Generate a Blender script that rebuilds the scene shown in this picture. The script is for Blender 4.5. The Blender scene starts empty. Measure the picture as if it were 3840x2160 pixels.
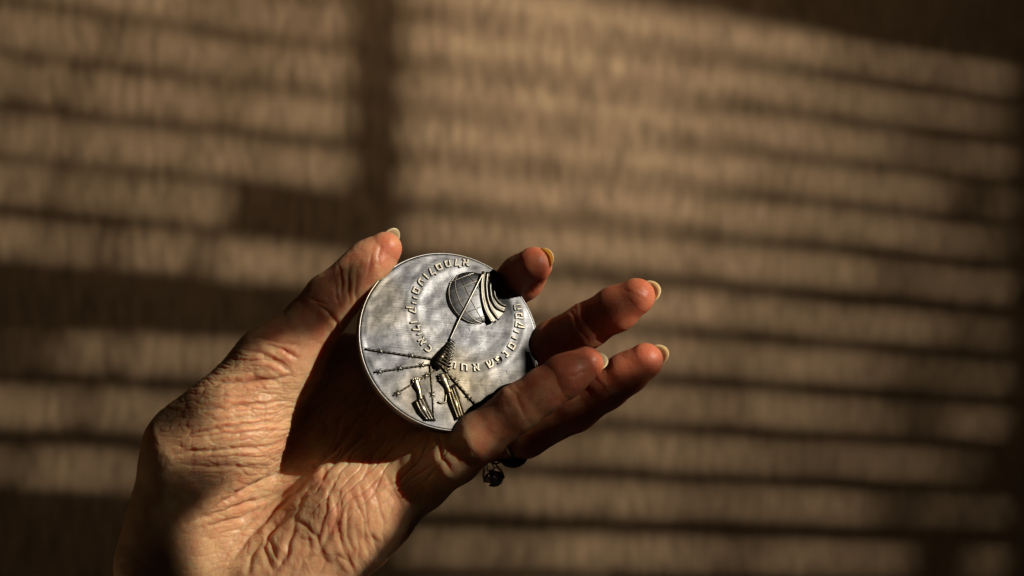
import bpy, bmesh, math, random
import numpy as np
from mathutils import Matrix, Vector

random.seed(7); rng = np.random.default_rng(11)
S = 0.0838e-3            # metres per unit of the working grid (the grid is 0.084 mm)
F = 7467.0               # camera distance to the medal plane, in grid units

def P(u, v, z=0.0):      # grid position -> scene units (grid), perspective-true
    k = 1 - z / F
    return np.array([(u - 1920) * k, (1080 - v) * k, z], float)

# ------------------------------------------------------------------ camera, world, light
sc = bpy.context.scene
cam_d = bpy.data.cameras.new('camera'); cam = bpy.data.objects.new('camera', cam_d)
sc.collection.objects.link(cam); sc.camera = cam
cam.location = (0, 0, F * S); cam.rotation_euler = (0, 0, 0)
cam_d.sensor_width = 36; cam_d.lens = 70; cam_d.clip_start = 0.01; cam_d.clip_end = 50
cam_d.dof.use_dof = True; cam_d.dof.focus_distance = F * S + 0.002; cam_d.dof.aperture_fstop = 10.5
cam_d.dof.aperture_blades = 7

world = bpy.data.worlds.new('World'); sc.world = world; world.use_nodes = True
bg = world.node_tree.nodes['Background']
bg.inputs['Color'].default_value = (1.0, 0.74, 0.52, 1); bg.inputs['Strength'].default_value = 0.008

SUN = np.array([0.74, 0.45, 0.51]); SUN /= np.linalg.norm(SUN)     # towards the sun
sd = bpy.data.lights.new('sun', 'SUN'); sd.energy = 5.0; sd.angle = math.radians(0.66); sd.color = (1.0, 0.87, 0.70)
so = bpy.data.objects.new('sun', sd); sc.collection.objects.link(so)
so.rotation_euler = Vector(SUN).to_track_quat('Z', 'Y').to_euler()

# added soft fill lamp for the wall, from above between wall and hand
ad = bpy.data.lights.new('wall_fill', 'AREA'); ad.shape = 'RECTANGLE'; ad.size = 0.5; ad.size_y = 0.25
ad.energy = 0.62; ad.color = (1.0, 0.76, 0.52)
ao = bpy.data.objects.new('wall_fill', ad); sc.collection.objects.link(ao)
ao.location = (0.02, 0.50, -0.48)
ao.rotation_euler = (Vector((0.02, 0.50, -0.48)) - Vector((-0.02, 0.12, -0.94))).to_track_quat('Z', 'Y').to_euler()

sc.view_settings.view_transform = 'Standard'; sc.view_settings.look = 'None'
sc.view_settings.exposure = 0.0; sc.view_settings.gamma = 1.0
sc.cycles.max_bounces = 8

# ------------------------------------------------------------------ helpers
def link(o, parent=None):
    sc.collection.objects.link(o)
    if parent is not None: o.parent = parent
    return o
def mesh_obj(name, verts, faces, mat, parent=None, smooth=True):
    me = bpy.data.meshes.new(name); me.from_pydata([tuple(map(float, v)) for v in verts], [], [tuple(f) for f in faces])
    me.update()
    if smooth: me.polygons.foreach_set('use_smooth', [True] * len(me.polygons))
    if mat: me.materials.append(mat)
    return link(bpy.data.objects.new(name, me), parent)
def tag(o, label=None, cat=None, group=None, kind=None):
    if label: o['label'] = label
    if cat: o['category'] = cat
    if group: o['group'] = group
    if kind: o['kind'] = kind
    return o
class NT:
    def __init__(self, name):
        self.m = bpy.data.materials.new(name); self.m.use_nodes = True
        self.t = self.m.node_tree; self.b = self.t.nodes['Principled BSDF']
    def n(self, typ, **kw):
        nd = self.t.nodes.new(typ)
        for k, v in kw.items():
            if k.startswith('i_'):
                key = k[2:]; nd.inputs[int(key) if key.isdigit() else key.replace('_', ' ')].default_value = v
            else: setattr(nd, k, v)
        return nd
    def l(self, a, b): self.t.links.new(a, b)
    def ramp(self, fac, stops):
        r = self.n('ShaderNodeValToRGB'); e = r.color_ramp.elements
        while len(e) < len(stops): e.new(0.5)
        for x, (p, c) in zip(e, stops): x.position = p; x.color = (*c, 1) if len(c) == 3 else c
        self.l(fac, r.inputs[0]); return r

# ------------------------------------------------------------------ wall
ZW = -0.85
VP = np.array([15600., -1370., -7467.]); VH = math.hypot(VP[0], VP[2])
E1 = np.array([VP[0], 0, VP[2]]) / VH; E2 = np.array([0, 1., 0]); WN = np.array([-E1[2], 0, E1[0]])
G = 1370 / VH
W0 = np.array([0, 0, ZW])
def wall_xyz(a, b, t=0.0): return W0 + a * E1 + b * E2 + t * SUN

w = NT('ribbed_plaster'); tc = w.n('ShaderNodeTexCoord')
mp = w.n('ShaderNodeMapping'); mp.inputs['Scale'].default_value = (190, 38, 1); w.l(tc.outputs['Object'], mp.inputs[0])
nz = w.n('ShaderNodeTexNoise', i_Scale=1.0, i_Detail=2.0, i_Roughness=0.55); w.l(mp.outputs[0], nz.inputs['Vector'])
mp2 = w.n('ShaderNodeMapping'); mp2.inputs['Scale'].default_value = (9, 14, 1); w.l(tc.outputs['Object'], mp2.inputs[0])
nz2 = w.n('ShaderNodeTexNoise', i_Scale=1.0, i_Detail=4.0); w.l(mp2.outputs[0], nz2.inputs['Vector'])
r = w.ramp(nz.outputs[0], [(0.34, (0.200, 0.134, 0.080)), (0.66, (0.370, 0.254, 0.156))])
r2 = w.ramp(nz2.outputs[0], [(0.3, (0.86, 0.88, 0.84)), (0.7, (1, 1, 1))])
mx = w.n('ShaderNodeMixRGB', blend_type='MULTIPLY', i_Fac=1.0); w.l(r.outputs[0], mx.inputs[1]); w.l(r2.outputs[0], mx.inputs[2])
w.l(mx.outputs[0], w.b.inputs['Base Color']); w.b.inputs['Roughness'].default_value = 0.9
bp = w.n('ShaderNodeBump', i_Strength=0.5, i_Distance=0.0012); w.l(nz.outputs[0], bp.inputs['Height']); w.l(bp.outputs[0], w.b.inputs['Normal'])
wall = mesh_obj('wall', [(-1.6, -1.3, 0), (2.2, -1.3, 0), (2.2, 1.3, 0), (-1.6, 1.3, 0), (-1.6, -1.3, -0.08), (2.2, -1.3, -0.08), (2.2, 1.3, -0.08), (-1.6, 1.3, -0.08)],
                [(0, 1, 2, 3), (5, 4, 7, 6), (1, 0, 4, 5), (2, 1, 5, 6), (3, 2, 6, 7), (0, 3, 7, 4)], w.m, smooth=False)
wall.matrix_world = Matrix(((E1[0], E2[0], WN[0], W0[0]), (E1[1], E2[1], WN[1], W0[1]), (E1[2], E2[2], WN[2], W0[2]), (0, 0, 0, 1)))
tag(wall, 'plain brown wall with fine upright ribs, out of focus behind the hand', kind='structure')

# ------------------------------------------------------------------ louvred shutter in the window (off frame), parallel to the wall
TS = 2.35
dk = NT('shutter_paint'); dk.b.inputs['Base Color'].default_value = (0.05, 0.04, 0.035, 1); dk.b.inputs['Roughness'].default_value = 0.8
shutter = link(bpy.data.objects.new('window_shutter', None)); sh_o = wall_xyz(0, 0, TS)
shutter.matrix_world = Matrix(((E1[0], E2[0], WN[0], sh_o[0]), (E1[1], E2[1], WN[1], sh_o[1]), (E1[2], E2[2], WN[2], sh_o[2]), (0, 0, 0, 1)))
tag(shutter, 'dark louvred shutter in the window beside the photographer, throwing the striped shade', 'window shutter')
def plate(name, poly, th=0.0016, z0=0.0):
    n = len(poly)
    vs = [(a, b, z0) for a, b in poly] + [(a, b, z0 + th) for a, b in poly]
    fs = [tuple(range(n))[::-1], tuple(range(n, 2 * n))] + [(i, (i + 1) % n, n + (i + 1) % n, n + i) for i in range(n)]
    return mesh_obj(name, vs, fs, dk.m, shutter, smooth=False)
def strip(name, As, lo, hi, th=0.0016, z0=0.0):
    vs = []
    for a, l, h in zip(As, lo, hi): vs += [(a, l, z0), (a, h, z0), (a, h, z0 + th), (a, l, z0 + th)]
    fs = [(3, 2, 1, 0)]
    for i in range(len(As) - 1):
        q = 4 * i
        for j in range(4): fs.append((q + j, q + (j + 1) % 4, q + 4 + (j + 1) % 4, q + 4 + j))
    e = 4 * (len(As) - 1); fs.append((e, e + 1, e + 2, e + 3))
    return mesh_obj(name, vs, fs, dk.m, shutter, smooth=False)
def openness(a, c):      # how far the louvres stand open along the shutter
    base = 0.42 + 0.22 * math.exp(-((a - 0.06) / 0.17) ** 2 - ((c - 0.20) / 0.15) ** 2) + 0.06 * math.exp(-((a - 0.1) / 0.3) ** 2)
    if a < -0.05: base *= 0.80 - 0.18 * min(1, (-0.05 - a) / 0.3)
    if a > 0.14: base *= max(0.24, 1 - (a - 0.10) / 0.46)
    base *= 1 - (0.30 if a < -0.1 else 0.47) * max(0, min(1, (0.07 - c) / 0.20))
    if a < -0.1 and c < -0.05: base *= 1.12
    return base
PITCH = 0.0372
def slats(cs, a0, a1, top, bottom, amp=0.0010):
    As = np.linspace(a0, a1, 60); ed = []
    for k, c in enumerate(cs):
        ph = rng.uniform(0, 6, 4)
        wob = lambda a, i: amp * (math.sin(a * 31 + ph[i]) + 0.6 * math.sin(a * 67 + ph[i + 1]))
        up = [c + openness(a, c) * PITCH / 2 + wob(a, 0) - G * a for a in As]
        dn = [c - openness(a, c) * PITCH / 2 + wob(a, 2) - G * a for a in As]
        ed.append((up, dn))
    strip('slat', As, ed[0][0], [top] * len(As))
    for (u0, d0), (u1, d1) in zip(ed, ed[1:]): strip('slat', As, u1, d0)
    strip('slat', As, [bottom] * len(As), ed[-1][1])
ABAR0, ABAR1 = -0.1290, -0.0860
# right leaf
slats([0.2115, 0.1765, 0.1415, 0.1080, 0.0735, 0.0365, -0.0030, -0.0400, -0.0780, -0.1150, -0.1525, -0.1935, -0.2310, -0.268], ABAR1 - 0.002, 0.52, 0.42, -0.55)
# left leaf, upper and lower group
slats([0.247, 0.2115, 0.1770, 0.1430, 0.1095, 0.0738, 0.0405, 0.0040], -0.48, ABAR0 + 0.002, 0.42, -0.0385)
slats([-0.0660, -0.1060, -0.1470], -0.48, ABAR0 + 0.002, -0.0392, -0.55)
plate('post', [(ABAR0, -0.55), (ABAR1, -0.55), (ABAR1, 0.42), (ABAR0, 0.42)], 0.004, -0.0012)
plate('post', [(0.455, -0.55), (0.60, -0.55), (0.60, 0.42), (0.475, 0.42)], 0.004, -0.0012)
plate('post', [(-0.60, -0.30), (-0.43, -0.30), (-0.43, 0.42), (-0.60, 0.42)], 0.004, -0.0012)
for a0, a1, b0, b1 in ((0.60, 2.6, -1.7, 1.6), (-2.6, 0.60, 0.42, 1.6), (-1.5, -0.60, -0.20, 0.42), (-0.60, 0.60, -1.7, -0.55)):
    plate('shade_surround', [(a0, b0), (a1, b0), (a1, b1), (a0, b1)], 0.006, -0.0012)      # added surround that keeps the sun off the wall beyond the opening
def cover(a0, a1, c, hw=0.0215):       # closed stretch of one row
    plate('blank', [(a0, c - G * a0 - hw), (a1, c - G * a1 - hw), (a1, c - G * a1 + hw), (a0, c - G * a0 + hw)], 0.0012, 0.0022)
cover(-0.219, ABAR0 + .004, 0.0395, 0.0185)
for c, spots in {0.1095: [(-0.357, .006), (-0.326, .006), (-0.214, .003)], 0.0738: [(-0.326, .004), (-0.250, .003)], 0.0405: [(-0.335, .005), (-0.25, .003)],
                 0.004: [(-0.300, .007), (-0.234, .006)], -0.066: [(-0.345, .007), (-0.293, .006)], -0.106: [(-0.317, .006), (-0.24, .004)],
                 -0.147: [(-0.362, .007), (-0.288, .005)], 0.143: [(-0.30, .003), (-0.20, .003), (-0.17, .0025)], 0.177: [(-0.235, .003), (-0.16, .003)]}.items():
    for a, h in spots: cover(a - h * 0.9, a + h * 0.9, c, 0.019)
for k, c in enumerate([0.2115, 0.1765, 0.1415, 0.1080, 0.0735, 0.0365, -0.0030, -0.0400, -0.0780, -0.1150, -0.1525, -0.1935]):
    for j in range(3):
        a = -0.04 + 0.09 * j + 0.07 * random.random(); h = random.choice([.0015, .002, .003, .004])
        cover(a, a + h, c, 0.019)
shade_slats = link(bpy.data.objects.new('hand_shade_slats', None))  # added unseen slats, set to shade parts of the hand and medal
BD = 0.52; bo = BD * SUN
shade_slats.matrix_world = Matrix(((E1[0], E2[0], WN[0], bo[0]), (E1[1], E2[1], WN[1], bo[1]), (E1[2], E2[2], WN[2], bo[2]), (0, 0, 0, 1)))
tag(shade_slats, 'dark loose slats added out of view to shade the hand and medal', 'shade slats')
def shade_on_hand(pts, z=0.0, duty=1.0):   # a patch of added slats between sun and hand; corners given where its shade falls
    out = []
    for u, v in pts:
        p = P(u, v, z) * S; t = (bo - p) @ WN / (SUN @ WN); q = p + t * SUN - bo
        out.append((q @ E1, q @ E2))
    pitch = 0.0022; b0 = min(b for a, b in out); b1 = max(b for a, b in out); n = max(2, int((b1 - b0) / pitch)); pitch = (b1 - b0) / n
    for k in range(n):
        b = b0 + (k + 0.5) * pitch; xs = []
        for (x0, y0), (x1, y1) in zip(out, out[1:] + out[:1]):
            if (y0 > b) != (y1 > b): xs.append(x0 + (b - y0) * (x1 - x0) / (y1 - y0))
        xs.sort(); h = pitch * min(duty, 0.995) / 2
        for xa, xb in zip(xs[::2], xs[1::2]):
            if xb - xa > 1e-4: plate('slat', [(xa, b - h), (xb, b - h), (xb, b + h), (xa, b + h)], 0.0006).parent = shade_slats
shade_on_hand([(250, 1760), (560, 1750), (740, 1765), (860, 1795), (890, 1810), (770, 1900), (715, 1965), (800, 2060), (900, 2150), (1000, 2300), (250, 2330)], 40, 0.52)
shade_on_hand([(300, 1830), (560, 1800), (740, 1800), (800, 1835), (690, 1950), (760, 2060), (880, 2160), (960, 2320), (250, 2330)], 40, 0.78)
shade_on_hand([(560, 1600), (700, 1400), (960, 1180), (1180, 990), (1330, 990), (1345, 1060), (1310, 1150), (1240, 1230), (1130, 1290), (960, 1300), (800, 1400), (680, 1600), (600, 1720)], 0, 0.72)
shade_on_hand([(2050, 1230), (2180, 1110), (2235, 1090), (2255, 1220), (2200, 1330), (2060, 1400)], 0, 0.2)
shade_on_hand([(1842, 1008), (1965, 1140), (1942, 1162), (1885, 1176), (1842, 1148), (1822, 1092), (1824, 1036)], -125, 1.0)
shade_on_hand([(1700, 1590), (1960, 1380), (2090, 1310), (2150, 1440), (2330, 1380), (2400, 1360), (2520, 1420), (2330, 1600), (2100, 1760), (1800, 1900), (1700, 1700)], 110, 0.66)
shade_on_hand([(1515, 1860), (1620, 1800), (1760, 1730), (1870, 1660), (2000, 1700), (1700, 1990), (1400, 2300), (1400, 2160), (1450, 2050), (1510, 1950)], 0, 0.78)
shade_on_hand([(1955, 1268), (2060, 1262), (2070, 1440), (1930, 1510), (1868, 1480), (1915, 1370)], -70, 1.0)
shade_on_hand([(1900, 1650), (2150, 1540), (2350, 1410), (2520, 1400), (2560, 1480), (2200, 1720), (1950, 1800)], -40, 0.6)
# ------------------------------------------------------------------ hand
def smin(a, b, k):
    h = np.clip(0.5 + 0.5 * (b - a) / k, 0, 1); return b * (1 - h) + a * h - k * h * (1 - h)
def cone(p, a, b, ra, rb):
    a = a.astype(np.float32); b = b.astype(np.float32)
    ab = b - a; L2 = float(ab @ ab)
    t = np.clip(((p - a) @ ab) / L2, 0, 1)
    return np.linalg.norm(p - a - t[:, None] * ab, axis=1) - (ra + (rb - ra) * t)
def ell(p, c, R, axes):   # ellipsoid with rows of axes
    q = (p - c.astype(np.float32)) @ axes.T.astype(np.float32)
    k0 = np.linalg.norm(q / R, axis=1); k1 = np.linalg.norm(q / (R * R), axis=1)
    return k0 * (k0 - 1) / np.maximum(k1, 1e-6)
def J(*q): return (P(*q[:3]), q[3])
PALM = [  # (joint, joint) tapered cones
    (J(648, 2120, -230, 222), J(768, 1712, -150, 230), 60), (J(768, 1712, -150, 230), J(860, 1620, -110, 205), 60), (J(860, 1620, -110, 205), J(1010, 1400, -130, 165), 70),
    (J(1045, 2190, -230, 236), J(1330, 1900, -190, 218), 90), (J(1330, 1900, -190, 218), J(1560, 1775, -140, 135), 90),
    (J(820, 2150, -330, 220), J(1335, 1400, -350, 122), 90), (J(900, 2150, -360, 220), J(1460, 1520, -375, 122), 90),
    (J(980, 2150, -360, 220), J(1550, 1650, -300, 128), 90),
    (J(700, 2150, -300, 240), J(560, 2900, -420, 230), 90), (J(1060, 2150, -290, 220), J(900, 2900, -420, 220), 90),
    (J(880, 2150, -330, 240), J(740, 2900, -420, 240), 90),
    (J(1060, 1420, -330, 110), J(1290, 1350, -350, 95), 110),       # web of the thumb
    (J(1560, 1775, -140, 135), J(1640, 1700, -60, 100), 60),
]
FINGERS = {
    'thumb': ([J(1040, 1360, -130, 150), J(1085, 1320, -120, 142), J(1240, 1128, -70, 100), J(1340, 1035, -60, 88), J(1392, 985, -60, 88), J(1446, 932, -50, 62)], 34),
    'index': ([J(1335, 1400, -350, 120), J(1500, 1300, -380, 102), J(1690, 1210, -385, 92), J(1880, 1108, -315, 84), J(1958, 1038, -215, 86), J(2003, 992, -75, 68)], 26),
    'middle': ([J(1460, 1520, -375, 120), J(1700, 1450, -340, 104), J(1910, 1385, -250, 94), J(2080, 1288, -140, 88), J(2200, 1222, -50, 86), J(2310, 1158, 20, 82), J(2386, 1112, 62, 70)], 26),
    'ring': ([J(1550, 1650, -300, 124), J(1760, 1650, -210, 98), J(1965, 1632, -120, 88), J(2158, 1532, -60, 83), J(2280, 1450, -10, 80), J(2350, 1400, 25, 76), J(2420, 1352, 60, 66)], 26),
    'pinky': ([J(1570, 1780, -120, 130), J(1700, 1715, 20, 104), J(1800, 1640, 95, 92), J(1941, 1528, 140, 84), J(2035, 1466, 145, 81), J(2120, 1410, 140, 80), J(2200, 1362, 132, 62)], 26),
}
def chain(p, js, k):
    d = None
    for (a, ra), (b, rb) in zip(js, js[1:]):
        c = cone(p, a, b, ra, rb); d = c if d is None else smin(d, c, k)
    return d
def sdf(p):
    p = p.astype(np.float32); d = None
    for (a, ra), (b, rb), k in PALM:
        c = cone(p, a, b, ra, rb); d = c if d is None else smin(d, c, k)
    # fleshy pad along the heel of the hand and pads below the fingers
    out = None
    for nm, (js, k) in FINGERS.items():
        f = smin(d, chain(p, js, k), 60 if nm == 'thumb' else 38)
        out = f if out is None else np.minimum(out, f)
    return out
def sdf_c(p, n=200000): return np.concatenate([sdf(p[i:i + n]) for i in range(0, len(p), n)])
def surface_nets():
    h = 6.0; B = 8
    lo = np.array([-1620., -1750., -760.]); nb = np.array([46, 42, 21]); N = nb * B + 1
    bc = np.stack(np.meshgrid(*[np.arange(n) for n in nb], indexing='ij'), -1).reshape(-1, 3)
    dc = sdf_c(lo + (bc * B + B / 2) * h)
    D = np.where(dc > 0, 1e3, -1e3).astype(np.float32).reshape(nb)
    D = np.repeat(np.repeat(np.repeat(D, B, 0), B, 1), B, 2); D = np.pad(D, ((0, 1),) * 3, mode='edge')
    act = bc[np.abs(dc) < B * h * 0.87 + 25]
    loc = np.stack(np.meshgrid(*[np.arange(B + 1)] * 3, indexing='ij'), -1).reshape(-1, 3)
    idx = (act[:, None] * B + loc[None]).reshape(-1, 3)
    flat = np.unique(np.ravel_multi_index(idx.T, N)); idx = np.stack(np.unravel_index(flat, N), -1)
    D.reshape(-1)[flat] = sdf_c(lo + idx * h)
    sg = D < 0
    cnt = sum(sg[i:N[0] - 1 + i, j:N[1] - 1 + j, k:N[2] - 1 + k].astype(np.int8) for i in (0, 1) for j in (0, 1) for k in (0, 1))
    cells = np.argwhere((cnt > 0) & (cnt < 8)); vid = -np.ones(N - 1, np.int32); vid[tuple(cells.T)] = np.arange(len(cells))
    acc = np.zeros((len(cells), 3)); num = np.zeros(len(cells))
    cr = [(i, j, k) for i in (0, 1) for j in (0, 1) for k in (0, 1)]
    for a in cr:
        for ax in range(3):
            if a[ax]: continue
            b = list(a); b[ax] = 1
            da = D[tuple((cells + a).T)]; db = D[tuple((cells + b).T)]
            m = (da < 0) != (db < 0); t = np.where(m, da / np.where(m, da - db, 1), 0)
            pt = np.array(a, float) + t[:, None] * (np.array(b) - np.array(a)); acc[m] += pt[m]; num[m] += 1
    V = lo + (cells + acc / num[:, None]) * h
    quads = []
    for ax in range(3):
        o1, o2 = [(1, 2), (2, 0), (0, 1)][ax]
        sl0 = [slice(1, N[i] - 1) for i in range(3)]; sl1 = list(sl0); sl0[ax] = slice(0, N[ax] - 1); sl1[ax] = slice(1, N[ax])
        s0 = sg[tuple(sl0)]; s1 = sg[tuple(sl1)]
        e = np.argwhere(s0 != s1); off = np.array([0 if i == ax else 1 for i in range(3)]); g = e + off
        u = np.zeros(3, int); u[o1] = 1; v = np.zeros(3, int); v[o2] = 1
        q = np.stack([vid[tuple((g - u - v).T)], vid[tuple((g - v).T)], vid[tuple(g.T)], vid[tuple((g - u).T)]], 1)
        fl = ~s0[tuple(e.T)]; q[fl] = q[fl][:, ::-1]; quads.append(q)
    return V, np.concatenate(quads)
def grad(p, e=2.0):
    k = np.array([[1, -1, -1], [-1, -1, 1], [-1, 1, -1], [1, 1, 1]], float); g = 0
    for kk in k: g = g + kk * sdf_c(p + kk * e)[:, None]
    return g / np.linalg.norm(g, axis=1)[:, None]
V, Q = surface_nets()
for _ in range(2): V -= grad(V) * sdf_c(V)[:, None]
me = bpy.data.meshes.new('hand'); me.vertices.add(len(V)); me.vertices.foreach_set('co', V.astype(np.float32).ravel())
me.loops.add(Q.size); me.polygons.add(len(Q)); me.loops.foreach_set('vertex_index', Q.astype(np.int32).ravel())
me.polygons.foreach_set('loop_start', np.arange(0, Q.size, 4, dtype=np.int32)); me.update(calc_edges=True); me.validate()
tmp = bpy.data.objects.new('tmp', me); sc.collection.objects.link(tmp)
md = tmp.modifiers.new('s', 'SUBSURF'); md.levels = 1
dg = bpy.context.evaluated_depsgraph_get(); me2 = bpy.data.meshes.new_from_object(tmp.evaluated_get(dg)); bpy.data.objects.remove(tmp)
me2.name = 'hand'
V = np.empty(len(me2.vertices) * 3, np.float32); me2.vertices.foreach_get('co', V); V = V.reshape(-1, 3).astype(float)
Nn = grad(V); V -= Nn * sdf_c(V)[:, None]
kk = 1 - V[:, 2] / F; U = V[:, 0] / kk + 1920; W = 1080 - V[:, 1] / kk     # grid coordinates of each vertex

# ---- skin relief
def hash2(i, j, s):
    n = (i * 374761393 + j * 668265263 + s * 1442695041) & 0x7fffffff
    n = ((n ^ (n >> 13)) * 1274126177) & 0x7fffffff
    return ((n ^ (n >> 16)) & 0xffff) / 65535.0
def voronoi(x, y, s=0, jit=0.85):
    i0 = np.floor(x).astype(np.int64); j0 = np.floor(y).astype(np.int64)
    f1 = np.full(len(x), 9.0); f2 = np.full(len(x), 9.0); idv = np.zeros(len(x))
    for di in (-1, 0, 1):
        for dj in (-1, 0, 1):
            i = i0 + di; j = j0 + dj
            cx = i + 0.5 + jit * (hash2(i, j, s) - 0.5); cy = j + 0.5 + jit * (hash2(i, j, s + 7) - 0.5)
            d = np.hypot(x - cx, y - cy); nw = d < f1
            f2 = np.where(nw, f1, np.minimum(f2, d)); idv = np.where(nw, hash2(i, j, s + 3), idv); f1 = np.where(nw, d, f1)
    return f1, f2, idv
def vnoise(x, y, s=0):
    i = np.floor(x).astype(np.int64); j = np.floor(y).astype(np.int64); fx = x - i; fy = y - j
    fx = fx * fx * (3 - 2 * fx); fy = fy * fy * (3 - 2 * fy)
    a = hash2(i, j, s); b = hash2(i + 1, j, s); c = hash2(i, j + 1, s); d = hash2(i + 1, j + 1, s)
    return (a * (1 - fx) + b * fx) * (1 - fy) + (c * (1 - fx) + d * fx) * fy - 0.5
def fbm(x, y, s=0, o=3): return sum(vnoise(x * 2 ** k, y * 2 ** k, s + k) / 1.8 ** k for k in range(o))
def sstep(a, b, x): t = np.clip((x - a) / (b - a), 0, 1); return t * t * (3 - 2 * t)
def blob(cx, cy, rx, ry, ang=0, soft=0.5):
    c, s = math.cos(math.radians(ang)), math.sin(math.radians(ang)); dx = U - cx; dy = W - cy
    q = np.hypot((dx * c + dy * s) / rx, (-dx * s + dy * c) / ry); return 1 - sstep(1 - soft, 1 + soft, q)
front = sstep(-0.35, 0.15, Nn[:, 2])
disp = np.zeros(len(V))
crs = [
 ([(942,1266),(1005,1272),(1059,1285),(1116,1288)],5,7), ([(1005,1294),(1053,1304),(1084,1320),(1116,1345)],8,7), ([(926,1316),(973,1326),(1008,1339),(1037,1355),(1084,1377)],9,8),
 ([(910,1364),(951,1355),(989,1348),(1021,1355),(1053,1374),(1094,1399)],9,7), ([(765,1452),(830,1431),(910,1431),(957,1424),(1037,1426),(1094,1412)],14,8),
 ([(767,1494),(862,1488),(957,1485)],5,6), ([(755,1532),(846,1529),(894,1518),(989,1516),(1095,1507)],11,6), ([(703,1602),(799,1580),(878,1564),(957,1558),(1070,1561)],5,6),
 ([(690,1642),(767,1615),(846,1602),(926,1590),(989,1585),(1095,1577)],11,7), ([(948,1519),(943,1545),(945,1570)],2,4), ([(993,1512),(996,1560),(990,1640)],2.5,4),
 ([(800,1548),(905,1540),(1000,1535),(1090,1530)],4,5), ([(655,1705),(720,1692),(789,1690),(902,1683),(997,1680),(1085,1650)],9,7), ([(650,1746),(720,1746),(777,1752),(871,1750),(997,1762)],6,7),
 ([(752,1941),(840,1884),(934,1834),(1028,1784),(1075,1760)],15,9), ([(700,1966),(840,1916),(965,1878),(1060,1838)],10,8), ([(789,1972),(902,1947),(984,1903),(1094,1830)],10,7),
 ([(700,1650),(800,1630),(900,1622),(1000,1618),(1098,1606)],6,6), ([(780,1718),(880,1712),(980,1716),(1050,1735)],5,6), ([(860,2110),(930,2020),(997,1947),(1091,1853),(1154,1800)],11,8),
 ([(1028,2148),(984,2048),(1028,1960),(1097,1909)],9,8), ([(1099,1957),(1120,1900),(1132,1866),(1157,1828)],13,8), ([(1103,1957),(1148,1974),(1190,2015),(1198,2057)],14,9),
 ([(1190,2015),(1215,1933),(1231,1858),(1252,1818)],12,7), ([(1198,2057),(1245,2000),(1260,1933),(1256,1860)],16,9), ([(1320,2120),(1298,2078),(1285,2036),(1264,1966),(1281,1895)],16,9),
 ([(1330,2094),(1306,2015),(1298,1933),(1314,1880)],11,8), ([(1384,2088),(1368,2015),(1364,1953),(1339,1891),(1314,1850)],14,9), ([(1041,2102),(1004,2015),(1024,1974),(1099,1933)],9,8),
 ([(1037,2140),(1078,2069),(1099,1974)],11,9), ([(1198,2065),(1223,2111),(1190,2165)],14,10), ([(1418,2094),(1405,2028),(1380,1974),(1368,1891),(1351,1817)],11,8),
 ([(1440,2040),(1436,1960),(1420,1890),(1395,1825)],8,7), ([(1078,1829),(1130,1785),(1190,1738),(1273,1672),(1330,1600)],13,9), ([(1157,1830),(1230,1760),(1310,1690),(1400,1600)],9,8),
 ([(1632,1610),(1648,1650),(1655,1710),(1700,1775)],9,8), ([(1150,1990),(1162,2060),(1150,2110)],8,8), ([(1225,1960),(1232,2000),(1215,2040)],7,7), ([(1340,1990),(1348,2050),(1340,2110)],9,8),
 ([(880,1860),(960,1818),(1040,1775)],6,6), ([(820,2010),(900,1985),(960,1940)],5,6), ([(930,2160),(940,2090),(985,2010)],8,9), ([(1240,2120),(1270,2080),(1310,2110),(1340,2160)],10,9),
 ([(1120,2150),(1140,2100),(1190,2080)],9,8), ([(1390,2010),(1420,2040)],6,7), ([(1100,2040),(1125,2020),(1180,2030)],5,6),
 # thumb folds
 ([(1275,1010),(1280,1050),(1278,1090),(1286,1135)],6,6), ([(1305,1000),(1308,1050),(1305,1100),(1308,1140)],7,6), ([(1335,1010),(1336,1060),(1330,1105),(1335,1150)],6,6), ([(1255,1060),(1262,1110),(1275,1150)],5,6),
 ([(1395,945),(1390,980),(1378,1030)],5,7), ([(1198,1150),(1230,1170),(1262,1205),(1275,1240)],9,8), ([(1165,1120),(1210,1135),(1240,1150)],4,6), ([(1430,915),(1425,950),(1415,985)],3,6),
 # finger folds
 ([(2118,1150),(2148,1180),(2165,1225),(2200,1275)],6,8), ([(2135,1140),(2160,1165)],5,7), ([(1900,1440),(1935,1480),(1960,1540),(1990,1600)],7,9), ([(1925,1430),(1955,1470)],5,7), ([(2040,1360),(2075,1400),(2100,1450),(2130,1500)],5,8),
 ([(2100,1425),(2160,1405),(2210,1385)],4,7), ([(2230,1420),(2270,1460),(2300,1500)],2.5,8), ([(1560,1690),(1552,1720),(1560,1760)],2,12), ([(1490,1790),(1500,1840),(1540,1900)],9,9),
 ([(1430,1750),(1470,1820),(1500,1900)],6,8), ([(2340,1085),(2375,1100),(2420,1130)],3,7), ([(2380,1075),(2410,1095),(2440,1110)],2.5,6),
]
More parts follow.
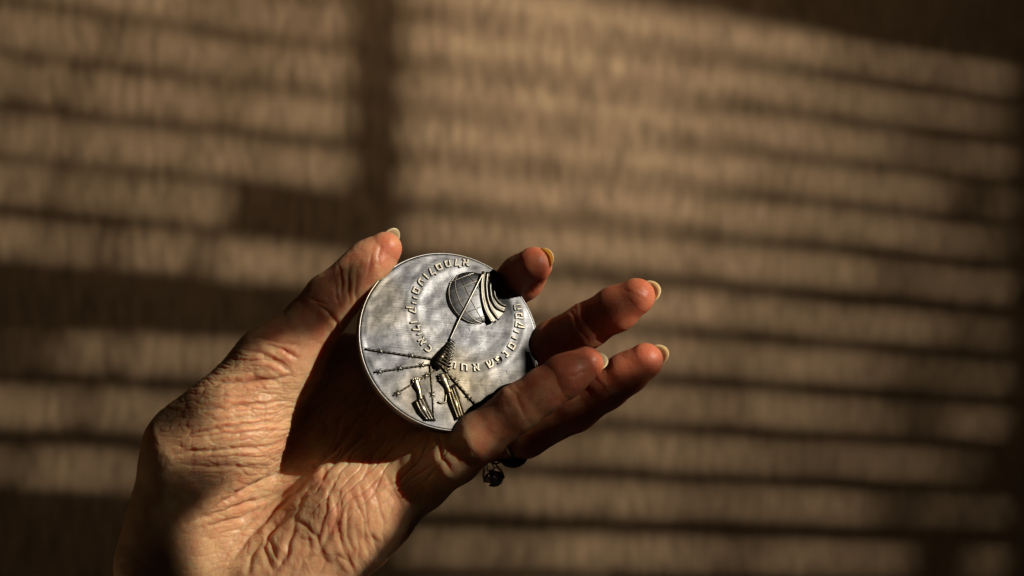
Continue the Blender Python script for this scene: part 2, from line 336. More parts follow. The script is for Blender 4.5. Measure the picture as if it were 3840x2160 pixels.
for pts, dep, wd in crs:
    pts = np.array(pts, float)
    bx = (U > pts[:, 0].min() - 70) & (U < pts[:, 0].max() + 70) & (W > pts[:, 1].min() - 70) & (W < pts[:, 1].max() + 70) & (Nn[:, 2] > -0.35)
    ii = np.where(bx)[0]
    if not len(ii): continue
    u = U[ii] + 9 * fbm(U[ii] / 40, W[ii] / 40, 5, 2); v = W[ii] + 9 * fbm(U[ii] / 40, W[ii] / 40, 15, 2)
    best = np.full(len(ii), 1e9); tt = np.zeros(len(ii)); n = len(pts) - 1
    for k in range(n):
        a, b = pts[k], pts[k + 1]; ab = b - a; t = np.clip(((u - a[0]) * ab[0] + (v - a[1]) * ab[1]) / (ab @ ab), 0, 1)
        d = np.hypot(u - a[0] - t * ab[0], v - a[1] - t * ab[1]); m = d < best; best[m] = d[m]; tt[m] = (k + t[m]) / n
    tap = np.sin(np.pi * np.clip(tt * 0.9 + 0.05, 0, 1)) ** 0.6
    cx_, cy_ = pts.mean(0); sc_ = 0.42 if cx_ > 1640 else (0.34 if (cx_ > 1080 and cy_ > 1780) else 0.8)
    disp[ii] += sc_ * tap * dep * (-np.exp(-(best / wd) ** 1.5) + 0.30 * np.exp(-((best - 2.6 * wd) / (1.5 * wd)) ** 2))
# thenar: long fine wrinkles fanning from the right
mh0 = blob(1270, 2010, 300, 260, -20, 0.25)
mt = blob(905, 1610, 270, 360, -30, 0.35) * (1 - blob(1250, 2080, 260, 260, 0, 0.3))
mt = np.maximum(mt, 0.8 * blob(850, 2020, 230, 150, -35, 0.4) * (1 - mh0))
dx = 2100 - U; dy = W - 1430; rr = np.hypot(dx, dy); th = np.arctan2(dy, dx)
wr = 26 * fbm(U / 110, W / 110, 31, 3)
a1 = rr / 95; b1 = (th * 1150 + wr) / 24
f1, f2, _ = voronoi(a1, b1, 1); disp -= mt * 2.1 * (1 - sstep(0, 0.32, f2 - f1))
f1, f2, _ = voronoi(rr / 36 + 5, (th * 1150 + wr) / 13, 2); disp -= mt * 1.1 * (1 - sstep(0, 0.35, f2 - f1))
disp += mt * 5 * fbm(rr / 120, (th * 1150 + wr) / 34, 3, 2)
# heel of the hand: puffy creased folds running down
mh = blob(1270, 2010, 300, 260, -20, 0.25)
wu = U + 40 * fbm(U / 90, W / 90, 51, 3); wv = W + 40 * fbm(U / 90, W / 90, 61, 3)
ca, sa = math.cos(math.radians(16)), math.sin(math.radians(16))
p1 = wu * ca - wv * sa; p2 = wu * sa + wv * ca
f1, f2, _ = voronoi(p1 / 75, p2 / 150, 4); e = f2 - f1; disp += mh * 0.16 * (6 * sstep(0, 0.7, e) - 3 - 2 * (1 - sstep(0, 0.15, e)))
f1, f2, _ = voronoi(p1 / 24, p2 / 55, 5); disp -= mh * 0.6 * (1 - sstep(0, 0.35, f2 - f1))
disp += mh * 9 * fbm(U / 70, W / 90, 71, 2)
mtb = blob(1230, 1140, 300, 130, -45, 0.4); f1, f2, _ = voronoi(((U + W) * 0.707 + wr * .4) / 26, ((U - W) * 0.707 + wr * .4) / 60, 9); disp -= mtb * 1.1 * (1 - sstep(0, 0.4, f2 - f1))
# palm hollow and rest: long soft lines, everywhere fine cells
mp_ = blob(1350, 1640, 330, 300, -45, 0.4); q1 = (U - W) * 0.707; q2 = (U + W) * 0.707
f1, f2, _ = voronoi((q1 + wr) / 210, (q2 + wr) / 42, 6); disp -= mp_ * 4 * (1 - sstep(0, 0.25, f2 - f1))
f1, f2, _ = voronoi((U + wr * .5) / 15, (W + wr * .5) / 13, 8); disp -= 0.4 * (1 - sstep(0, 0.4, f2 - f1))
disp += 4.5 * fbm(U / 95, W / 95, 81, 3) + 0.6 * fbm(U / 22, W / 22, 91, 2)
V += Nn * (disp * front)[:, None]
me2.vertices.foreach_set('co', (V * S).astype(np.float32).ravel())
me2.polygons.foreach_set('use_smooth', np.ones(len(me2.polygons), bool)); me2.update()
# blush amount: fingertips and folds redder, plus the red of shaded fingers and thumb painted in
tips = [(1470, 930), (2000, 990), (2400, 1110), (2420, 1352), (2200, 1362)]
bl = np.zeros(len(V))
for tx, ty in tips: bl = np.maximum(bl, np.exp(-((U - tx) ** 2 + (W - ty) ** 2) / 130.0 ** 2))
bl = np.clip(bl * 0.7 + 0.75 * sstep(1650, 1850, U) + 0.55 * blob(1180, 1150, 280, 160, -45, 0.5) + 0.35 * mh + 0.25 * mt + 0.5 * fbm(U / 60, W / 60, 101, 3) + np.clip(-disp / 40, 0, 0.2), 0, 1)
at = me2.attributes.new('blush_shade', 'FLOAT', 'POINT'); at.data.foreach_set('value', bl.astype(np.float32))

sk = NT('skin'); a = sk.n('ShaderNodeAttribute', attribute_name='blush_shade')
tcs = sk.n('ShaderNodeTexCoord')
n1 = sk.n('ShaderNodeTexNoise', i_Scale=160.0, i_Detail=5.0, i_Roughness=0.6); sk.l(tcs.outputs['Object'], n1.inputs['Vector'])
ad_ = sk.n('ShaderNodeMath', operation='MULTIPLY_ADD'); ad_.inputs[1].default_value = 0.7; sk.l(n1.outputs[0], ad_.inputs[0])
sb = sk.n('ShaderNodeMath', operation='SUBTRACT'); sb.inputs[1].default_value = 0.35; sk.l(a.outputs['Fac'], sb.inputs[0]); sk.l(sb.outputs[0], ad_.inputs[2])
r = sk.ramp(ad_.outputs[0], [(0.0, (0.58, 0.365, 0.205)), (0.45, (0.54, 0.295, 0.165)), (1.0, (0.50, 0.165, 0.09))])
sk.l(r.outputs[0], sk.b.inputs['Base Color'])
sk.b.inputs['Roughness'].default_value = 0.46; sk.b.inputs['Specular IOR Level'].default_value = 0.36
sk.b.inputs['Subsurface Weight'].default_value = 1.0; sk.b.inputs['Subsurface Radius'].default_value = (1.0, 0.22, 0.08); sk.b.inputs['Subsurface Scale'].default_value = 0.0055
vo = sk.n('ShaderNodeTexVoronoi', feature='DISTANCE_TO_EDGE', i_Scale=1500.0); sk.l(tcs.outputs['Object'], vo.inputs['Vector'])
n2 = sk.n('ShaderNodeTexNoise', i_Scale=900.0, i_Detail=4.0); sk.l(tcs.outputs['Object'], n2.inputs['Vector'])
mm = sk.n('ShaderNodeMath', operation='ADD'); sk.l(vo.outputs['Distance'], mm.inputs[0]); sk.l(n2.outputs[0], mm.inputs[1])
b_ = sk.n('ShaderNodeBump', i_Strength=0.3, i_Distance=0.00007); sk.l(mm.outputs[0], b_.inputs['Height']); sk.l(b_.outputs[0], sk.b.inputs['Normal'])
me2.materials.clear(); me2.materials.append(sk.m)
hand = link(bpy.data.objects.new('hand', me2))
tag(hand, 'open wrinkled hand, palm up, holding the silver medal by its rim, with long nails', 'hand')

# ---- nails
nl = NT('nail'); nl.b.inputs['Base Color'].default_value = (0.55, 0.385, 0.235, 1); nl.b.inputs['Roughness'].default_value = 0.25
nl.b.inputs['Subsurface Weight'].default_value = 1.0; nl.b.inputs['Subsurface Radius'].default_value = (1, .7, .4); nl.b.inputs['Subsurface Scale'].default_value = 0.002
def unit(v): return v / np.linalg.norm(v)
def nail(tip, ax, dorsal, r, width, over, length=150, name='nail'):
    ax = unit(np.array(ax, float)); d = unit(np.array(dorsal, float)); d = unit(d - (d @ ax) * ax); s = np.cross(ax, d)
    tip = P(*tip); nu, nv = 17, 15; vs = []; fs = []
    for side in (0, 1):
        for j in range(nv):
            t = j / (nv - 1)
            for i in range(nu):
                x = -1 + 2 * i / (nu - 1)
                tl = -length + t * (length + r * 0.9 + over * math.sqrt(max(0.0, 1 - 0.85 * x * x)) - 0.9 * r * (1 - math.sqrt(max(0, 1 - 0.5 * x * x))))
                ang = x * width / r; lift = r * (0.93 - 0.12 * t * t) - (3.2 if side else 0)
                p = tip + ax * tl + (d * math.cos(ang) + s * math.sin(ang) * 1.02) * lift
                vs.append(p * S)
    M = nu * nv
    for j in range(nv - 1):
        for i in range(nu - 1):
            q = j * nu + i; fs.append((q, q + 1, q + nu + 1, q + nu)); fs.append((M + q, M + q + nu, M + q + nu + 1, M + q + 1))
    bd = [i for i in range(nu)] + [j * nu + nu - 1 for j in range(1, nv)] + [(nv - 1) * nu + i for i in range(nu - 2, -1, -1)] + [j * nu for j in range(nv - 2, 0, -1)]
    for a_, b_ in zip(bd, bd[1:] + bd[:1]): fs.append((b_, a_, M + a_, M + b_))
    return mesh_obj(name, vs, fs, nl.m, hand)
def fdir(nm, i=-2): js = FINGERS[nm][0]; return js[-1][0] - js[i][0]
nail((1446, 932, -50), fdir('thumb'), (-0.15, 0.45, -0.85), 62, 42, 22)
nail((2003, 992, -75), fdir('index'), (0.80, 0.25, -0.5), 67, 56, 17)
nail((2386, 1112, 62), fdir('middle'), (0.62, 0.05, -0.75), 69, 56, 18)
nail((2420, 1352, 60), fdir('ring'), (0.62, 0.05, -0.75), 66, 53, 20)
nail((2200, 1362, 132), fdir('pinky'), (0.75, 0.12, -0.62), 62, 52, 25)

# ------------------------------------------------------------------ medal
MN = unit(np.array([.306, .335, .891])); MC = P(1688, 1277, 0)
MX = unit(np.array([1., 0, 0]) - MN[0] * MN); MY = np.cross(MN, MX)
medal = link(bpy.data.objects.new('medal', None))
medal.matrix_world = Matrix(((MX[0], MY[0], MN[0], MC[0] * S), (MX[1], MY[1], MN[1], MC[1] * S), (MX[2], MY[2], MN[2], MC[2] * S), (0, 0, 0, 1)))
tag(medal, 'round silver medal with a globe, barbed wire and Hebrew lettering, held in the hand', 'medal')
def loc(u, v):
    o = np.array([0, 0, F]); d = np.array([u - 1920., 1080. - v, -F]); t = ((MC - o) @ MN) / (d @ MN); p = o + t * d - MC
    return np.array([p @ MX, p @ MY])
def metal(name, base, rough, bump=1.0):
    m = NT(name); t = m.n('ShaderNodeTexCoord')
    na = m.n('ShaderNodeTexNoise', i_Scale=70.0, i_Detail=8.0, i_Roughness=0.72, i_Distortion=0.6); m.l(t.outputs['Object'], na.inputs['Vector'])
    nb = m.n('ShaderNodeTexNoise', i_Scale=380.0, i_Detail=5.0, i_Roughness=0.7); m.l(t.outputs['Object'], nb.inputs['Vector'])
    d = (base[0] * 0.74, base[1] * 0.77, base[2] * 0.82)
    r = m.ramp(na.outputs[0], [(0.34, d), (0.62, base)]); 
    nc = m.n('ShaderNodeTexNoise', i_Scale=24.0, i_Detail=3.0); m.l(t.outputs['Object'], nc.inputs['Vector'])
    tn = m.ramp(nc.outputs[0], [(0.48, (1, 1, 1)), (0.66, (1.0, 0.86, 0.62))])
    x = m.n('ShaderNodeMixRGB', blend_type='MULTIPLY', i_Fac=1.0); m.l(r.outputs[0], x.inputs[1]); m.l(tn.outputs[0], x.inputs[2]); m.l(x.outputs[0], m.b.inputs['Base Color'])
    m.b.inputs['Metallic'].default_value = 1.0
    rr_ = m.n('ShaderNodeMapRange', i_From_Min=0.35, i_From_Max=0.65, i_To_Min=rough - 0.035, i_To_Max=rough + 0.05); m.l(nb.outputs[0], rr_.inputs[0]); m.l(rr_.outputs[0], m.b.inputs['Roughness'])
    # fine scratches: stretched noise in two directions
    h = None
    for ang, sc_ in ((0.5, (70, 2600, 1)), (-1.2, (60, 2200, 1))):
        mp = m.n('ShaderNodeMapping'); mp.inputs['Rotation'].default_value = (0, 0, ang); mp.inputs['Scale'].default_value = sc_; m.l(t.outputs['Object'], mp.inputs[0])
        ns = m.n('ShaderNodeTexNoise', i_Scale=1.0, i_Detail=2.0); m.l(mp.outputs[0], ns.inputs['Vector'])
        if h is None: h = ns.outputs[0]
        else:
            q = m.n('ShaderNodeMath', operation='ADD'); m.l(h, q.inputs[0]); m.l(ns.outputs[0], q.inputs[1]); h = q.outputs[0]
    q = m.n('ShaderNodeMath', operation='ADD'); m.l(h, q.inputs[0]); m.l(nb.outputs[0], q.inputs[1])
    b1 = m.n('ShaderNodeBump', i_Strength=0.22 * bump, i_Distance=0.0001); m.l(q.outputs[0], b1.inputs['Height'])
    b2 = m.n('ShaderNodeBump', i_Strength=0.06 * bump, i_Distance=0.0003); m.l(na.outputs[0], b2.inputs['Height']); m.l(b1.outputs[0], b2.inputs['Normal'])
    m.l(b2.outputs[0], m.b.inputs['Normal']); return m.m
silver = metal('worn_silver', (0.120, 0.125, 0.134), 0.31); relief = metal('relief_silver', (0.25, 0.243, 0.215), 0.34, 0.6); tarnish_shade = metal('tarnish_shade_silver', (0.075, 0.07, 0.06), 0.34, 0.6)
# disc: lathe
RM = 352.0
c0 = np.array([60.8, 109.4])
ns = 320; rings_ = [k * 4.0 for k in range(1, 84)] + [339, 343, 346.5, 349, 351, 352]
top = {336: 0.5, 339: 0.6, 343: 0.6, 346.5: 0.0, 349: -1.8, 351: -4.5, 352: -8}
vs = []; rr_ = np.array([r for r in rings_]); an_ = np.arange(ns) * 2 * math.pi / ns
GX = (rr_[:, None] * np.cos(an_)).ravel(); GY = (rr_[:, None] * np.sin(an_)).ravel(); GRr = np.repeat(rr_, ns)
dl = np.hypot(GX - c0[0], GY - c0[1])
GZ = -1.3 * (1 - sstep(150, 190, dl)) + 0.25 * np.exp(-((dl - 191) / 9) ** 2) + 0.3 * np.exp(-((dl - 232) / 9) ** 2) + 1.9 * fbm(GX / 75 + 9, GY / 60, 201, 2) + 0.12 * fbm(GX / 13, GY / 13, 211, 2)
GZ *= 1 - sstep(318, 340, GRr); GZ += np.interp(GRr, [0, 320] + list(top), [0, 0.5] + list(top.values()))
vs = [(0, 0, 0)] + [(x * S, y * S, z * S) for x, y, z in zip(GX, GY, GZ)]; nr = len(rings_)
for r_, z_ in ((352, -44), (350, -49), (345, -52)):
    for a_ in an_: vs.append((r_ * math.cos(a_) * S, r_ * math.sin(a_) * S, z_ * S))
    nr += 1
fs = [(0, 1 + i, 1 + (i + 1) % ns) for i in range(ns)]
for k in range(nr - 1):
    for i in range(ns):
        a_ = 1 + k * ns + i; b_ = 1 + k * ns + (i + 1) % ns; fs.append((a_, a_ + ns, b_ + ns, b_))
vs.append((0, 0, -52 * S)); e_ = len(vs) - 1
for i in range(ns): fs.append((e_, 1 + (nr - 1) * ns + (i + 1) % ns, 1 + (nr - 1) * ns + i))
mesh_obj('disc', vs, fs, silver, medal)
edge = metal('bright_worn_edge', (0.36, 0.355, 0.345), 0.40, 0.8); vs = []; fs = []
for i in range(ns):
    for j in range(8):
        q = 2 * math.pi * j / 8; r_ = 349.2 + 3.4 * math.cos(q); vs.append((r_ * math.cos(an_[i]) * S, r_ * math.sin(an_[i]) * S, (-3.6 + 3.6 * math.sin(q)) * S))
for i in range(ns):
    for j in range(8): fs.append((i * 8 + j, ((i + 1) % ns) * 8 + j, ((i + 1) % ns) * 8 + (j + 1) % 8, i * 8 + (j + 1) % 8))
mesh_obj('rim', vs, fs, edge, medal)
# the shallow round channel the inscription runs along (a low ring each side)
def tube(pts, rad, name='wire', mat=None, parent=medal, nseg=8, flat=1.0, zoff=None, closed=False):
    pts = [np.array(p, float) for p in pts]; n = len(pts); rad = rad if hasattr(rad, '__len__') else [rad] * n
    vs = []; fs = []
    for i, p in enumerate(pts):
        tg = unit((pts[(i + 1) % n] if closed else pts[min(i + 1, n - 1)]) - (pts[i - 1] if closed else pts[max(i - 1, 0)]))
        side = unit(np.cross(tg, [0, 0, 1.])); up = np.cross(side, tg)
        for j in range(nseg):
            an = 2 * math.pi * j / nseg; vs.append((p + side * rad[i] * math.cos(an) + up * rad[i] * flat * math.sin(an)) * S)
    for i in range(n if closed else n - 1):
        for j in range(nseg):
            a_ = i * nseg + j; b_ = i * nseg + (j + 1) % nseg; c_ = ((i + 1) % n) * nseg
            fs.append((a_, b_, c_ + (j + 1) % nseg, c_ + j))
    if not closed: fs.append(tuple(range(nseg))[::-1]); fs.append(tuple((n - 1) * nseg + j for j in range(nseg)))
    return vs, fs
def two_tone(m_):      # steep relief flanks darkened: patina plus their dark reflections painted in
    m_.materials.append(tarnish_shade); m_.update()
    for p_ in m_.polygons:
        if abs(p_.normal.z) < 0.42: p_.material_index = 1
def put(name, parts, mat, parent=medal, tone=True):
    vs = []; fs = []
    for v, f in parts:
        o = len(vs); vs += list(v); fs += [tuple(i + o for i in q) for q in f]
    o_ = mesh_obj(name, vs, fs, mat, parent)
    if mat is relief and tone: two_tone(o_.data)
    return o_
def L3(u, v, z=0.0): q = loc(u, v); return np.array([q[0], q[1], z])
def dense(pts, n=14):
    pts = np.array(pts, float); d = np.r_[0, np.cumsum(np.linalg.norm(np.diff(pts, axis=0), axis=1))]; t = np.linspace(0, d[-1], n)
    return np.stack([np.interp(t, d, pts[:, k]) for k in range(3)], 1)
# handling scratches
scr = []
for (u, v, l_, a_) in [(1478, 1224, 22, -60), (1490, 1258, 12, -50), (1462, 1215, 9, -20), (1420, 1120, 16, 40), (1585, 1085, 10, 70), (1632, 1080, 7, 10), (1440, 1180, 12, -70), (1760, 1235, 14, -75), (1880, 1210, 8, 30), (1800, 1290, 9, 60),
                      (1690, 1210, 8, -30), (1400, 1300, 14, 20), (1900, 1395, 16, -65), (1880, 1430, 20, -62), (1850, 1450, 18, -66), (1530, 1380, 9, 15), (1820, 1480, 14, -60), (1600, 1150, 6, 45), (1550, 1000, 18, 35), (1500, 1040, 14, 50)]:
    c_ = L3(u, v, 1.2); d_ = np.array([math.cos(math.radians(a_)), math.sin(math.radians(a_)), 0]) * l_ / 2
    scr.append(tube([c_ - d_, c_, c_ + d_], [0.3, 1.0, 0.3], nseg=5))
put('scratches', scr, relief, medal, False)
# letters
words = [("המקיים", [14.5, 4.8, -4.6, -13.2, -21.0, -30.5]), ("נפש", [-42.0, -52.0, -62.5]), ("אחת", [-78.6, -91.5, -104.0]),
         ("כאילו", [-133.5, -143.8, -151.8, -158.2, -165.4]), ("קיים", [-178.3, 173.5, 167.5, 159.5]), ("עולם", [148, 139.6, 131, 121.2]), ("מלא", [110.4, 100.6, 91.0]), ("כל", [38, 29])]
lm = {}
for wd, angs in words:
    for ch, an in zip(wd, angs):
        if ch not in lm:
            c = bpy.data.curves.new('letter', 'FONT'); c.body = ch; c.size = 44 * S; c.extrude = 1.5 * S; c.offset = 0.7 * S; c.bevel_depth = 1.5 * S; c.bevel_resolution = 1
            c.resolution_u = 4
            o = bpy.data.objects.new('letter', c); sc.collection.objects.link(o); bpy.context.view_layer.update()
            m_ = bpy.data.meshes.new_from_object(o.evaluated_get(bpy.context.evaluated_depsgraph_get())); bpy.data.objects.remove(o)
            co = np.array([v.co[:] for v in m_.vertices]); cx = (co[:, 0].min() + co[:, 0].max()) / 2
            for v in m_.vertices: v.co.x -= cx; v.co.y -= 15 * S
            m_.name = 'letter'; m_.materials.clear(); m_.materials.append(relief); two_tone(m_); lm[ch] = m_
        o = link(bpy.data.objects.new('letter', lm[ch]), medal); ra = math.radians(an)
        o.location = ((c0[0] + 208 * math.cos(ra)) * S, (c0[1] + 208 * math.sin(ra)) * S, 3.4 * S); o.rotation_euler = (0, 0, ra + math.pi / 2)
# globe
gc = loc(1772, 1117); GR = 105.0; gh = 13.0
def gz(x, y): return gh * math.sqrt(max(0, 1 - (x * x + y * y) / GR ** 2))
vs = []; fs = []; nrg, ng = 14, 72
for k in range(nrg + 1):
    rr_ = GR * math.sin(math.pi / 2 * k / nrg)
    for i in range(ng):
        an = 2 * math.pi * i / ng; x, y = rr_ * math.cos(an), rr_ * math.sin(an); vs.append(np.array([gc[0] + x, gc[1] + y, gz(x, y)]) * S)
for k in range(nrg):
    for i in range(ng):
        a_ = k * ng + i; b_ = k * ng + (i + 1) % ng; fs.append((a_, a_ + ng, b_ + ng, b_))
globe = mesh_obj('globe', vs, fs, silver, medal)
ph0 = math.radians(28)
def on_globe(lon, lat):
    x = math.cos(lat) * math.sin(lon); y = math.sin(lat)
    return np.array([(x * math.cos(ph0) - y * math.sin(ph0)) * GR, (x * math.sin(ph0) + y * math.cos(ph0)) * GR])
for lon in (-62, -34, -8, 20):
    pts = []
    for la in np.linspace(-80, 80, 26):
        q = on_globe(math.radians(lon), math.radians(la)); pts.append((gc[0] + q[0], gc[1] + q[1], gz(*q) + 0.8))
    put('meridian', [tube(pts, 2.0, nseg=6)], relief, globe, False)
for la in (-52, -26, 2, 30, 56):
    pts = []
    for lo_ in np.linspace(-85, 60, 26):
        q = on_globe(math.radians(lo_), math.radians(la)); pts.append((gc[0] + q[0], gc[1] + q[1], gz(*q) + 0.8))
    put('parallel', [tube(pts, 2.0, nseg=6)], relief, globe, False)
# bands wound round the globe
for (pts, rd) in (([(1808, 1024), (1800, 1070), (1802, 1120), (1814, 1170), (1840, 1215)], 5), ([(1824, 1026), (1818, 1070), (1822, 1120), (1836, 1165), (1866, 1205)], 5),
                  ([(1840, 1032), (1832, 1080), (1838, 1125), (1856, 1160), (1888, 1172)], 5.5), ([(1856, 1040), (1846, 1085), (1852, 1120), (1872, 1146), (1892, 1152)], 4)):
    pp = np.array([L3(u, v) for u, v in pts]); pp = dense(pp, 24)
    k_ = np.array([1, 2, 3, 2, 1.]); k_ /= k_.sum(); 
    for _ in range(3):
        q_ = pp.copy(); q_[1:-1] = (pp[:-2] + 2 * pp[1:-1] + pp[2:]) / 4; pp = q_
    for q_ in pp: q_[2] = 15
    put('band', [tube(pp, rd + 1.5, nseg=8, flat=0.9)], relief, medal)
qs = [L3(u, v, 0) for u, v in [(1806, 1026), (1856, 1038), (1852, 1120), (1892, 1150), (1886, 1176), (1842, 1214), (1816, 1168), (1803, 1110)]]
vs = [q * S for q in qs] + [(q + np.array([0, 0, 13])) * S for q in qs]; n_ = len(qs)
mesh_obj('collar', vs, [tuple(range(n_, 2 * n_))[::-1]] + [(i, (i + 1) % n_, n_ + (i + 1) % n_, n_ + i) for i in range(n_)], relief, medal, smooth=False)
# rope from the globe to the knot
put('rope', [tube(dense([L3(1806, 1030, 18), L3(1748, 1145, 16), L3(1722, 1195, 10), L3(1684, 1280, 5)], 30), 4.4, nseg=8)], relief, medal)
kn = [tube(dense([L3(1700 - 26 * t * 1.9 - 18, 1268 + 88 * t + 4, 5), L3(1700 - 20 * t + 6, 1268 + 88 * t + 22 + 12 * t, 9)], 6), 3.4, nseg=6) for t in np.linspace(0, 1, 9)]
qs = [L3(*q, 3) for q in [(1686, 1276), (1648, 1312), (1618, 1345), (1612, 1372), (1640, 1392), (1668, 1372), (1680, 1330), (1690, 1290)]]; qs = qs[::-1]
vs = [(q - [0, 0, 4]) * S for q in qs] + [(q + np.array([0, 0, 3])) * S for q in qs]; n_ = len(qs)
kb = (vs, [tuple(range(n_, 2 * n_))] + [(i, (i + 1) % n_, n_ + (i + 1) % n_, n_ + i) for i in range(n_)])
ko = put('rope_knot', [kb], tarnish_shade, medal)
for q_ in kn: put('strand', [q_], relief, ko, False)
# barbed wire
for a, b, rd, barbs in (((1618, 1347), (1368, 1310), 4.6, [(1426, 1318), (1542, 1334)]), ((1612, 1368), (1402, 1397), 4.0, [(1422, 1394), (1498, 1382), (1582, 1370)]),
                        ((1632, 1388), (1474, 1484), 3.6, [(1490, 1476), (1596, 1411)]), ((1613, 1372), (1628, 1580), 3.8, [(1620, 1480)]), ((1652, 1372), (1812, 1552), 6.0, [(1708, 1428), (1756, 1490)])):
    A, B_ = L3(*a, 3.5), L3(*b, 3.0)
    ps = [A + (B_ - A) * t for t in np.linspace(0, 1, 40)]; rds = [rd * (1 + 0.12 * math.sin(i * 2.1)) for i in range(40)]
    wobj = put('barbed_wire', [tube(ps, rds, nseg=6)], tarnish_shade, medal)
    d_ = unit(B_ - A); nrm = np.array([-d_[1], d_[0], 0])
    for bb in barbs:
        c_ = L3(*bb, 4.5); parts = []
        for an in (0.9, -0.75): 
            v_ = d_ * math.cos(an) + nrm * math.sin(an); parts.append(tube([c_ - v_ * 15, c_ - v_ * 5 + [0, 0, 2], c_ + v_ * 5 + [0, 0, 2], c_ + v_ * 15], [0.8, 2.4, 2.4, 0.8], nseg=6))
        parts.append(tube([c_ - d_ * 6, c_, c_ + d_ * 6], [3, 5.5, 3], nseg=8)); put('barb', parts, relief, wobj)
# the two raised arms in striped sleeves
def arm(hand_pts, fingers, sleeve, n_str):
    parts = []
    pp = dense([L3(u, v, 3) for u, v, _ in hand_pts], 16); rd = np.interp(np.linspace(0, 1, 16), np.linspace(0, 1, len(hand_pts)), [q[2] for q in hand_pts])
    parts.append(tube(pp, rd, nseg=12, flat=0.75))
    o = put('arm', parts, relief, medal)
    for f_ in fingers: put('finger', [tube(dense([L3(u, v, 9) for u, v in f_], 6), 3.4, nseg=6)], relief, o)
    (l0, r0), (l1, r1), (l2, r2) = sleeve; sp = []
    for k in range(n_str):
        t = k / (n_str - 1)
        pt = [L3(*(np.array(l) * (1 - t) + np.array(r_) * t), 3 + 6 * math.sin(math.pi * t)) for l, r_ in ((l0, r0), (l1, r1), (l2, r2))]
        sp.append(tube(dense(pt, 10), [3.1 + 0.7 * math.sin(i * 0.8 + k) for i in range(10)], nseg=8, flat=0.8))
    qs = [L3(*l0, 1), L3(*l1, 1), L3(*l2, 1), L3(*r2, 1), L3(*r1, 1), L3(*r0, 1)]
    vs = [(q - [0, 0, 2]) * S for q in qs] + [(q + np.array([0, 0, 6.5])) * S for q in qs]
    sp.append((vs, [tuple(range(6, 12))] + [(i, (i + 1) % 6, 6 + (i + 1) % 6, 6 + i) for i in range(6)]))
    sl = put('sleeve', sp[-1:], relief, o)
    for q_ in sp[:-1]: put('stripe', [q_], relief, o, False)
arm([(1556, 1426, 17), (1560, 1443, 15), (1570, 1466, 10), (1576, 1500, 12)], [[(1546, 1438), (1548, 1420)], [(1553, 1436), (1556, 1416)], [(1560, 1434), (1564, 1416)], [(1567, 1434), (1572, 1420)]],
    (((1546, 1510), (1588, 1482)), ((1566, 1552), (1604, 1520)), ((1592, 1578), (1632, 1580))), 5)
arm([(1652, 1404, 17), (1660, 1423, 19), (1672, 1445, 12), (1684, 1475, 13)], [[(1638, 1410), (1656, 1412)], [(1640, 1419), (1657, 1421)], [(1642, 1428), (1658, 1430)], [(1668, 1400), (1684, 1428)]],
    (((1668, 1464), (1702, 1440)), ((1684, 1520), (1722, 1492)), ((1708, 1578), (1742, 1566))), 5)
put('shackle', [tube(dense([L3(1672, 1480, 4), L3(1670, 1508, 4), L3(1655, 1514, 4), L3(1640, 1509, 4)], 14), 3.6, nseg=8)], relief, medal)

# ------------------------------------------------------------------ jewelled finger rings on the ring finger
gold = NT('dark_metal'); gold.b.inputs['Base Color'].default_value = (0.25, 0.22, 0.2, 1); gold.b.inputs['Metallic'].default_value = 1; gold.b.inputs['Roughness'].default_value = 0.3
gem = NT('black_stone'); gem.b.inputs['Base Color'].default_value = (0.012, 0.012, 0.014, 1); gem.b.inputs['Roughness'].default_value = 0.06
clr = NT('clear_stone'); clr.b.inputs['Base Color'].default_value = (0.30, 0.30, 0.32, 1); clr.b.inputs['Metallic'].default_value = 0.9; clr.b.inputs['Roughness'].default_value = 0.03; clr.b.inputs['IOR'].default_value = 1.9
def band(t_, rad, axis_a, axis_b, name, label, wid=9):
    a_, b_ = axis_a, axis_b; ax = unit(b_ - a_); c_ = a_ + (b_ - a_) * t_; s1 = unit(np.cross(ax, [0, 0, 1.])); s2 = np.cross(ax, s1)
    o = link(bpy.data.objects.new(name, None)); o.location = c_ * S; tag(o, label, 'ring'); vs = []; fs = []; n = 64
    for i in range(n):
        an = 2 * math.pi * i / n; rv = s1 * math.cos(an) + s2 * math.sin(an)
        for j in range(8):
            q = 2 * math.pi * j / 8; vs.append((rv * (rad + 4 * math.cos(q)) + ax * wid * math.sin(q)) * S)
    for i in range(n):
        for j in range(8): fs.append((i * 8 + j, i * 8 + (j + 1) % 8, ((i + 1) % n) * 8 + (j + 1) % 8, ((i + 1) % n) * 8 + j))
    mesh_obj('band', vs, fs, gold.m, o); return o, c_
ja, jb = FINGERS['ring'][0][1][0], FINGERS['ring'][0][2][0]
o1, c1 = band(0.86, 94, ja, jb, 'finger_ring', 'dark ring with a smooth black oval stone on the ring finger, nearer the fingertip')
o2, c2 = band(0.45, 99, ja, jb, 'finger_ring', 'ring with a faceted sparkling stone in a claw setting, nearer the palm')
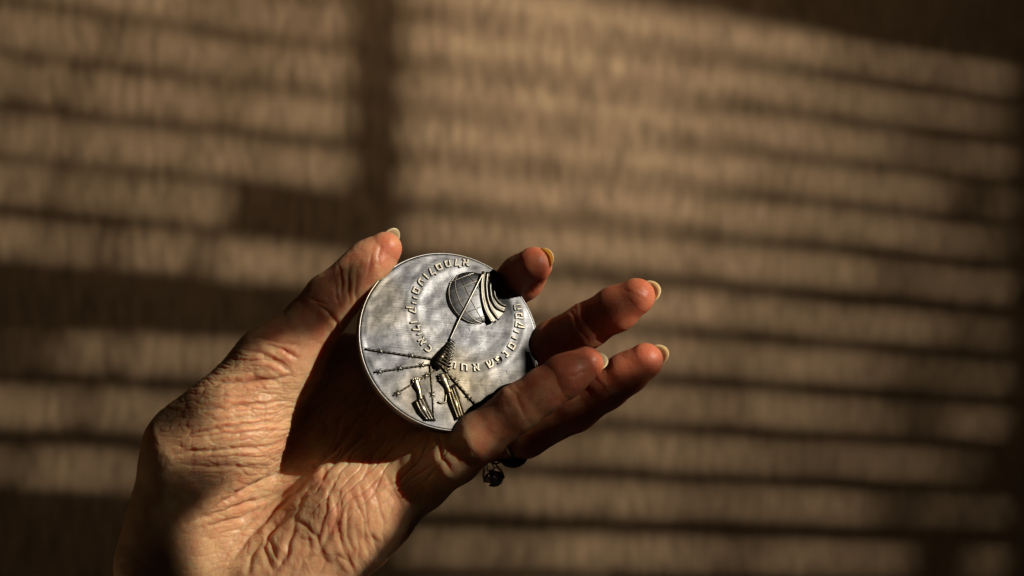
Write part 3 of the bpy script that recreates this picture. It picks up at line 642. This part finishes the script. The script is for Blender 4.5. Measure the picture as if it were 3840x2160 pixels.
def gem_mesh(name, c, nrm, ax, a, b, h, facet, mat, parent, org):
    nrm = unit(nrm); ax = unit(ax - (ax @ nrm) * nrm); s = np.cross(nrm, ax); bm = bmesh.new()
    if facet:
        lv = [(0, 0.55, 1), (1, 0.85, 0.62), (2, 1.0, 0.30), (3, 0.6, -0.25), (4, 0.1, -0.6)]; n = 8
        ringv = []
        for k, rs, hz in lv:
            ringv.append([bm.verts.new(((c - org) + ax * a * rs * math.cos(2 * math.pi * (i + .5 * (k % 2)) / n) + s * b * rs * math.sin(2 * math.pi * (i + .5 * (k % 2)) / n) + nrm * h * hz) * S) for i in range(n)])
        bm.faces.new(ringv[0]); bm.faces.new(ringv[-1][::-1])
        for A, B2, k in zip(ringv, ringv[1:], range(9)):
            for i in range(n):
                j = (i + 1) % n
                if k % 2 == 0: bm.faces.new((A[i], B2[i], A[j])); bm.faces.new((A[j], B2[i], B2[j]))
                else: bm.faces.new((A[i], B2[i], B2[j])); bm.faces.new((A[i], B2[j], A[j]))
        bmesh.ops.recalc_face_normals(bm, faces=bm.faces)
    else:
        n = 28; prev = None
        for k in range(8):
            ph = math.pi / 2 * k / 8; rg = [bm.verts.new(((c - org) + (ax * a * math.cos(2 * math.pi * i / n) + s * b * math.sin(2 * math.pi * i / n)) * math.cos(ph) + nrm * h * math.sin(ph)) * S) for i in range(n)]
            if prev:
                for i in range(n): bm.faces.new((prev[i], prev[(i + 1) % n], rg[(i + 1) % n], rg[i]))
            else: first = rg
            prev = rg
        bm.faces.new(prev); bm.faces.new(first[::-1])
    m_ = bpy.data.meshes.new(name); bm.to_mesh(m_); bm.free(); m_.materials.append(mat)
    if not facet: m_.polygons.foreach_set('use_smooth', [True] * len(m_.polygons))
    return link(bpy.data.objects.new(name, m_), parent)
axr = unit(jb - ja); nd = unit(np.array([0.45, -0.85, -0.30])); nd = unit(nd - (nd @ axr) * axr)
G1 = P(1925, 1712, -125); G2 = P(1848, 1782, -150)
gem_mesh('stone', G1, nd, axr, 58, 44, 44, False, gem.m, o1, c1)
gem_mesh('stone', G2, nd, axr, 46, 40, 40, True, clr.m, o2, c2)
for k in range(8):
    an = 2 * math.pi * k / 8; s_ = np.cross(nd, axr); e_ = axr * 44 * math.cos(an) + s_ * 38 * math.sin(an); q0 = G2 - c2
    put('claw', [tube([q0 + e_ * 0.55 - nd * 40, q0 + e_ * 0.95 - nd * 4, q0 + e_ * 0.98 + nd * 16], [2, 2.2, 3], nseg=6)], gold.m, o2)
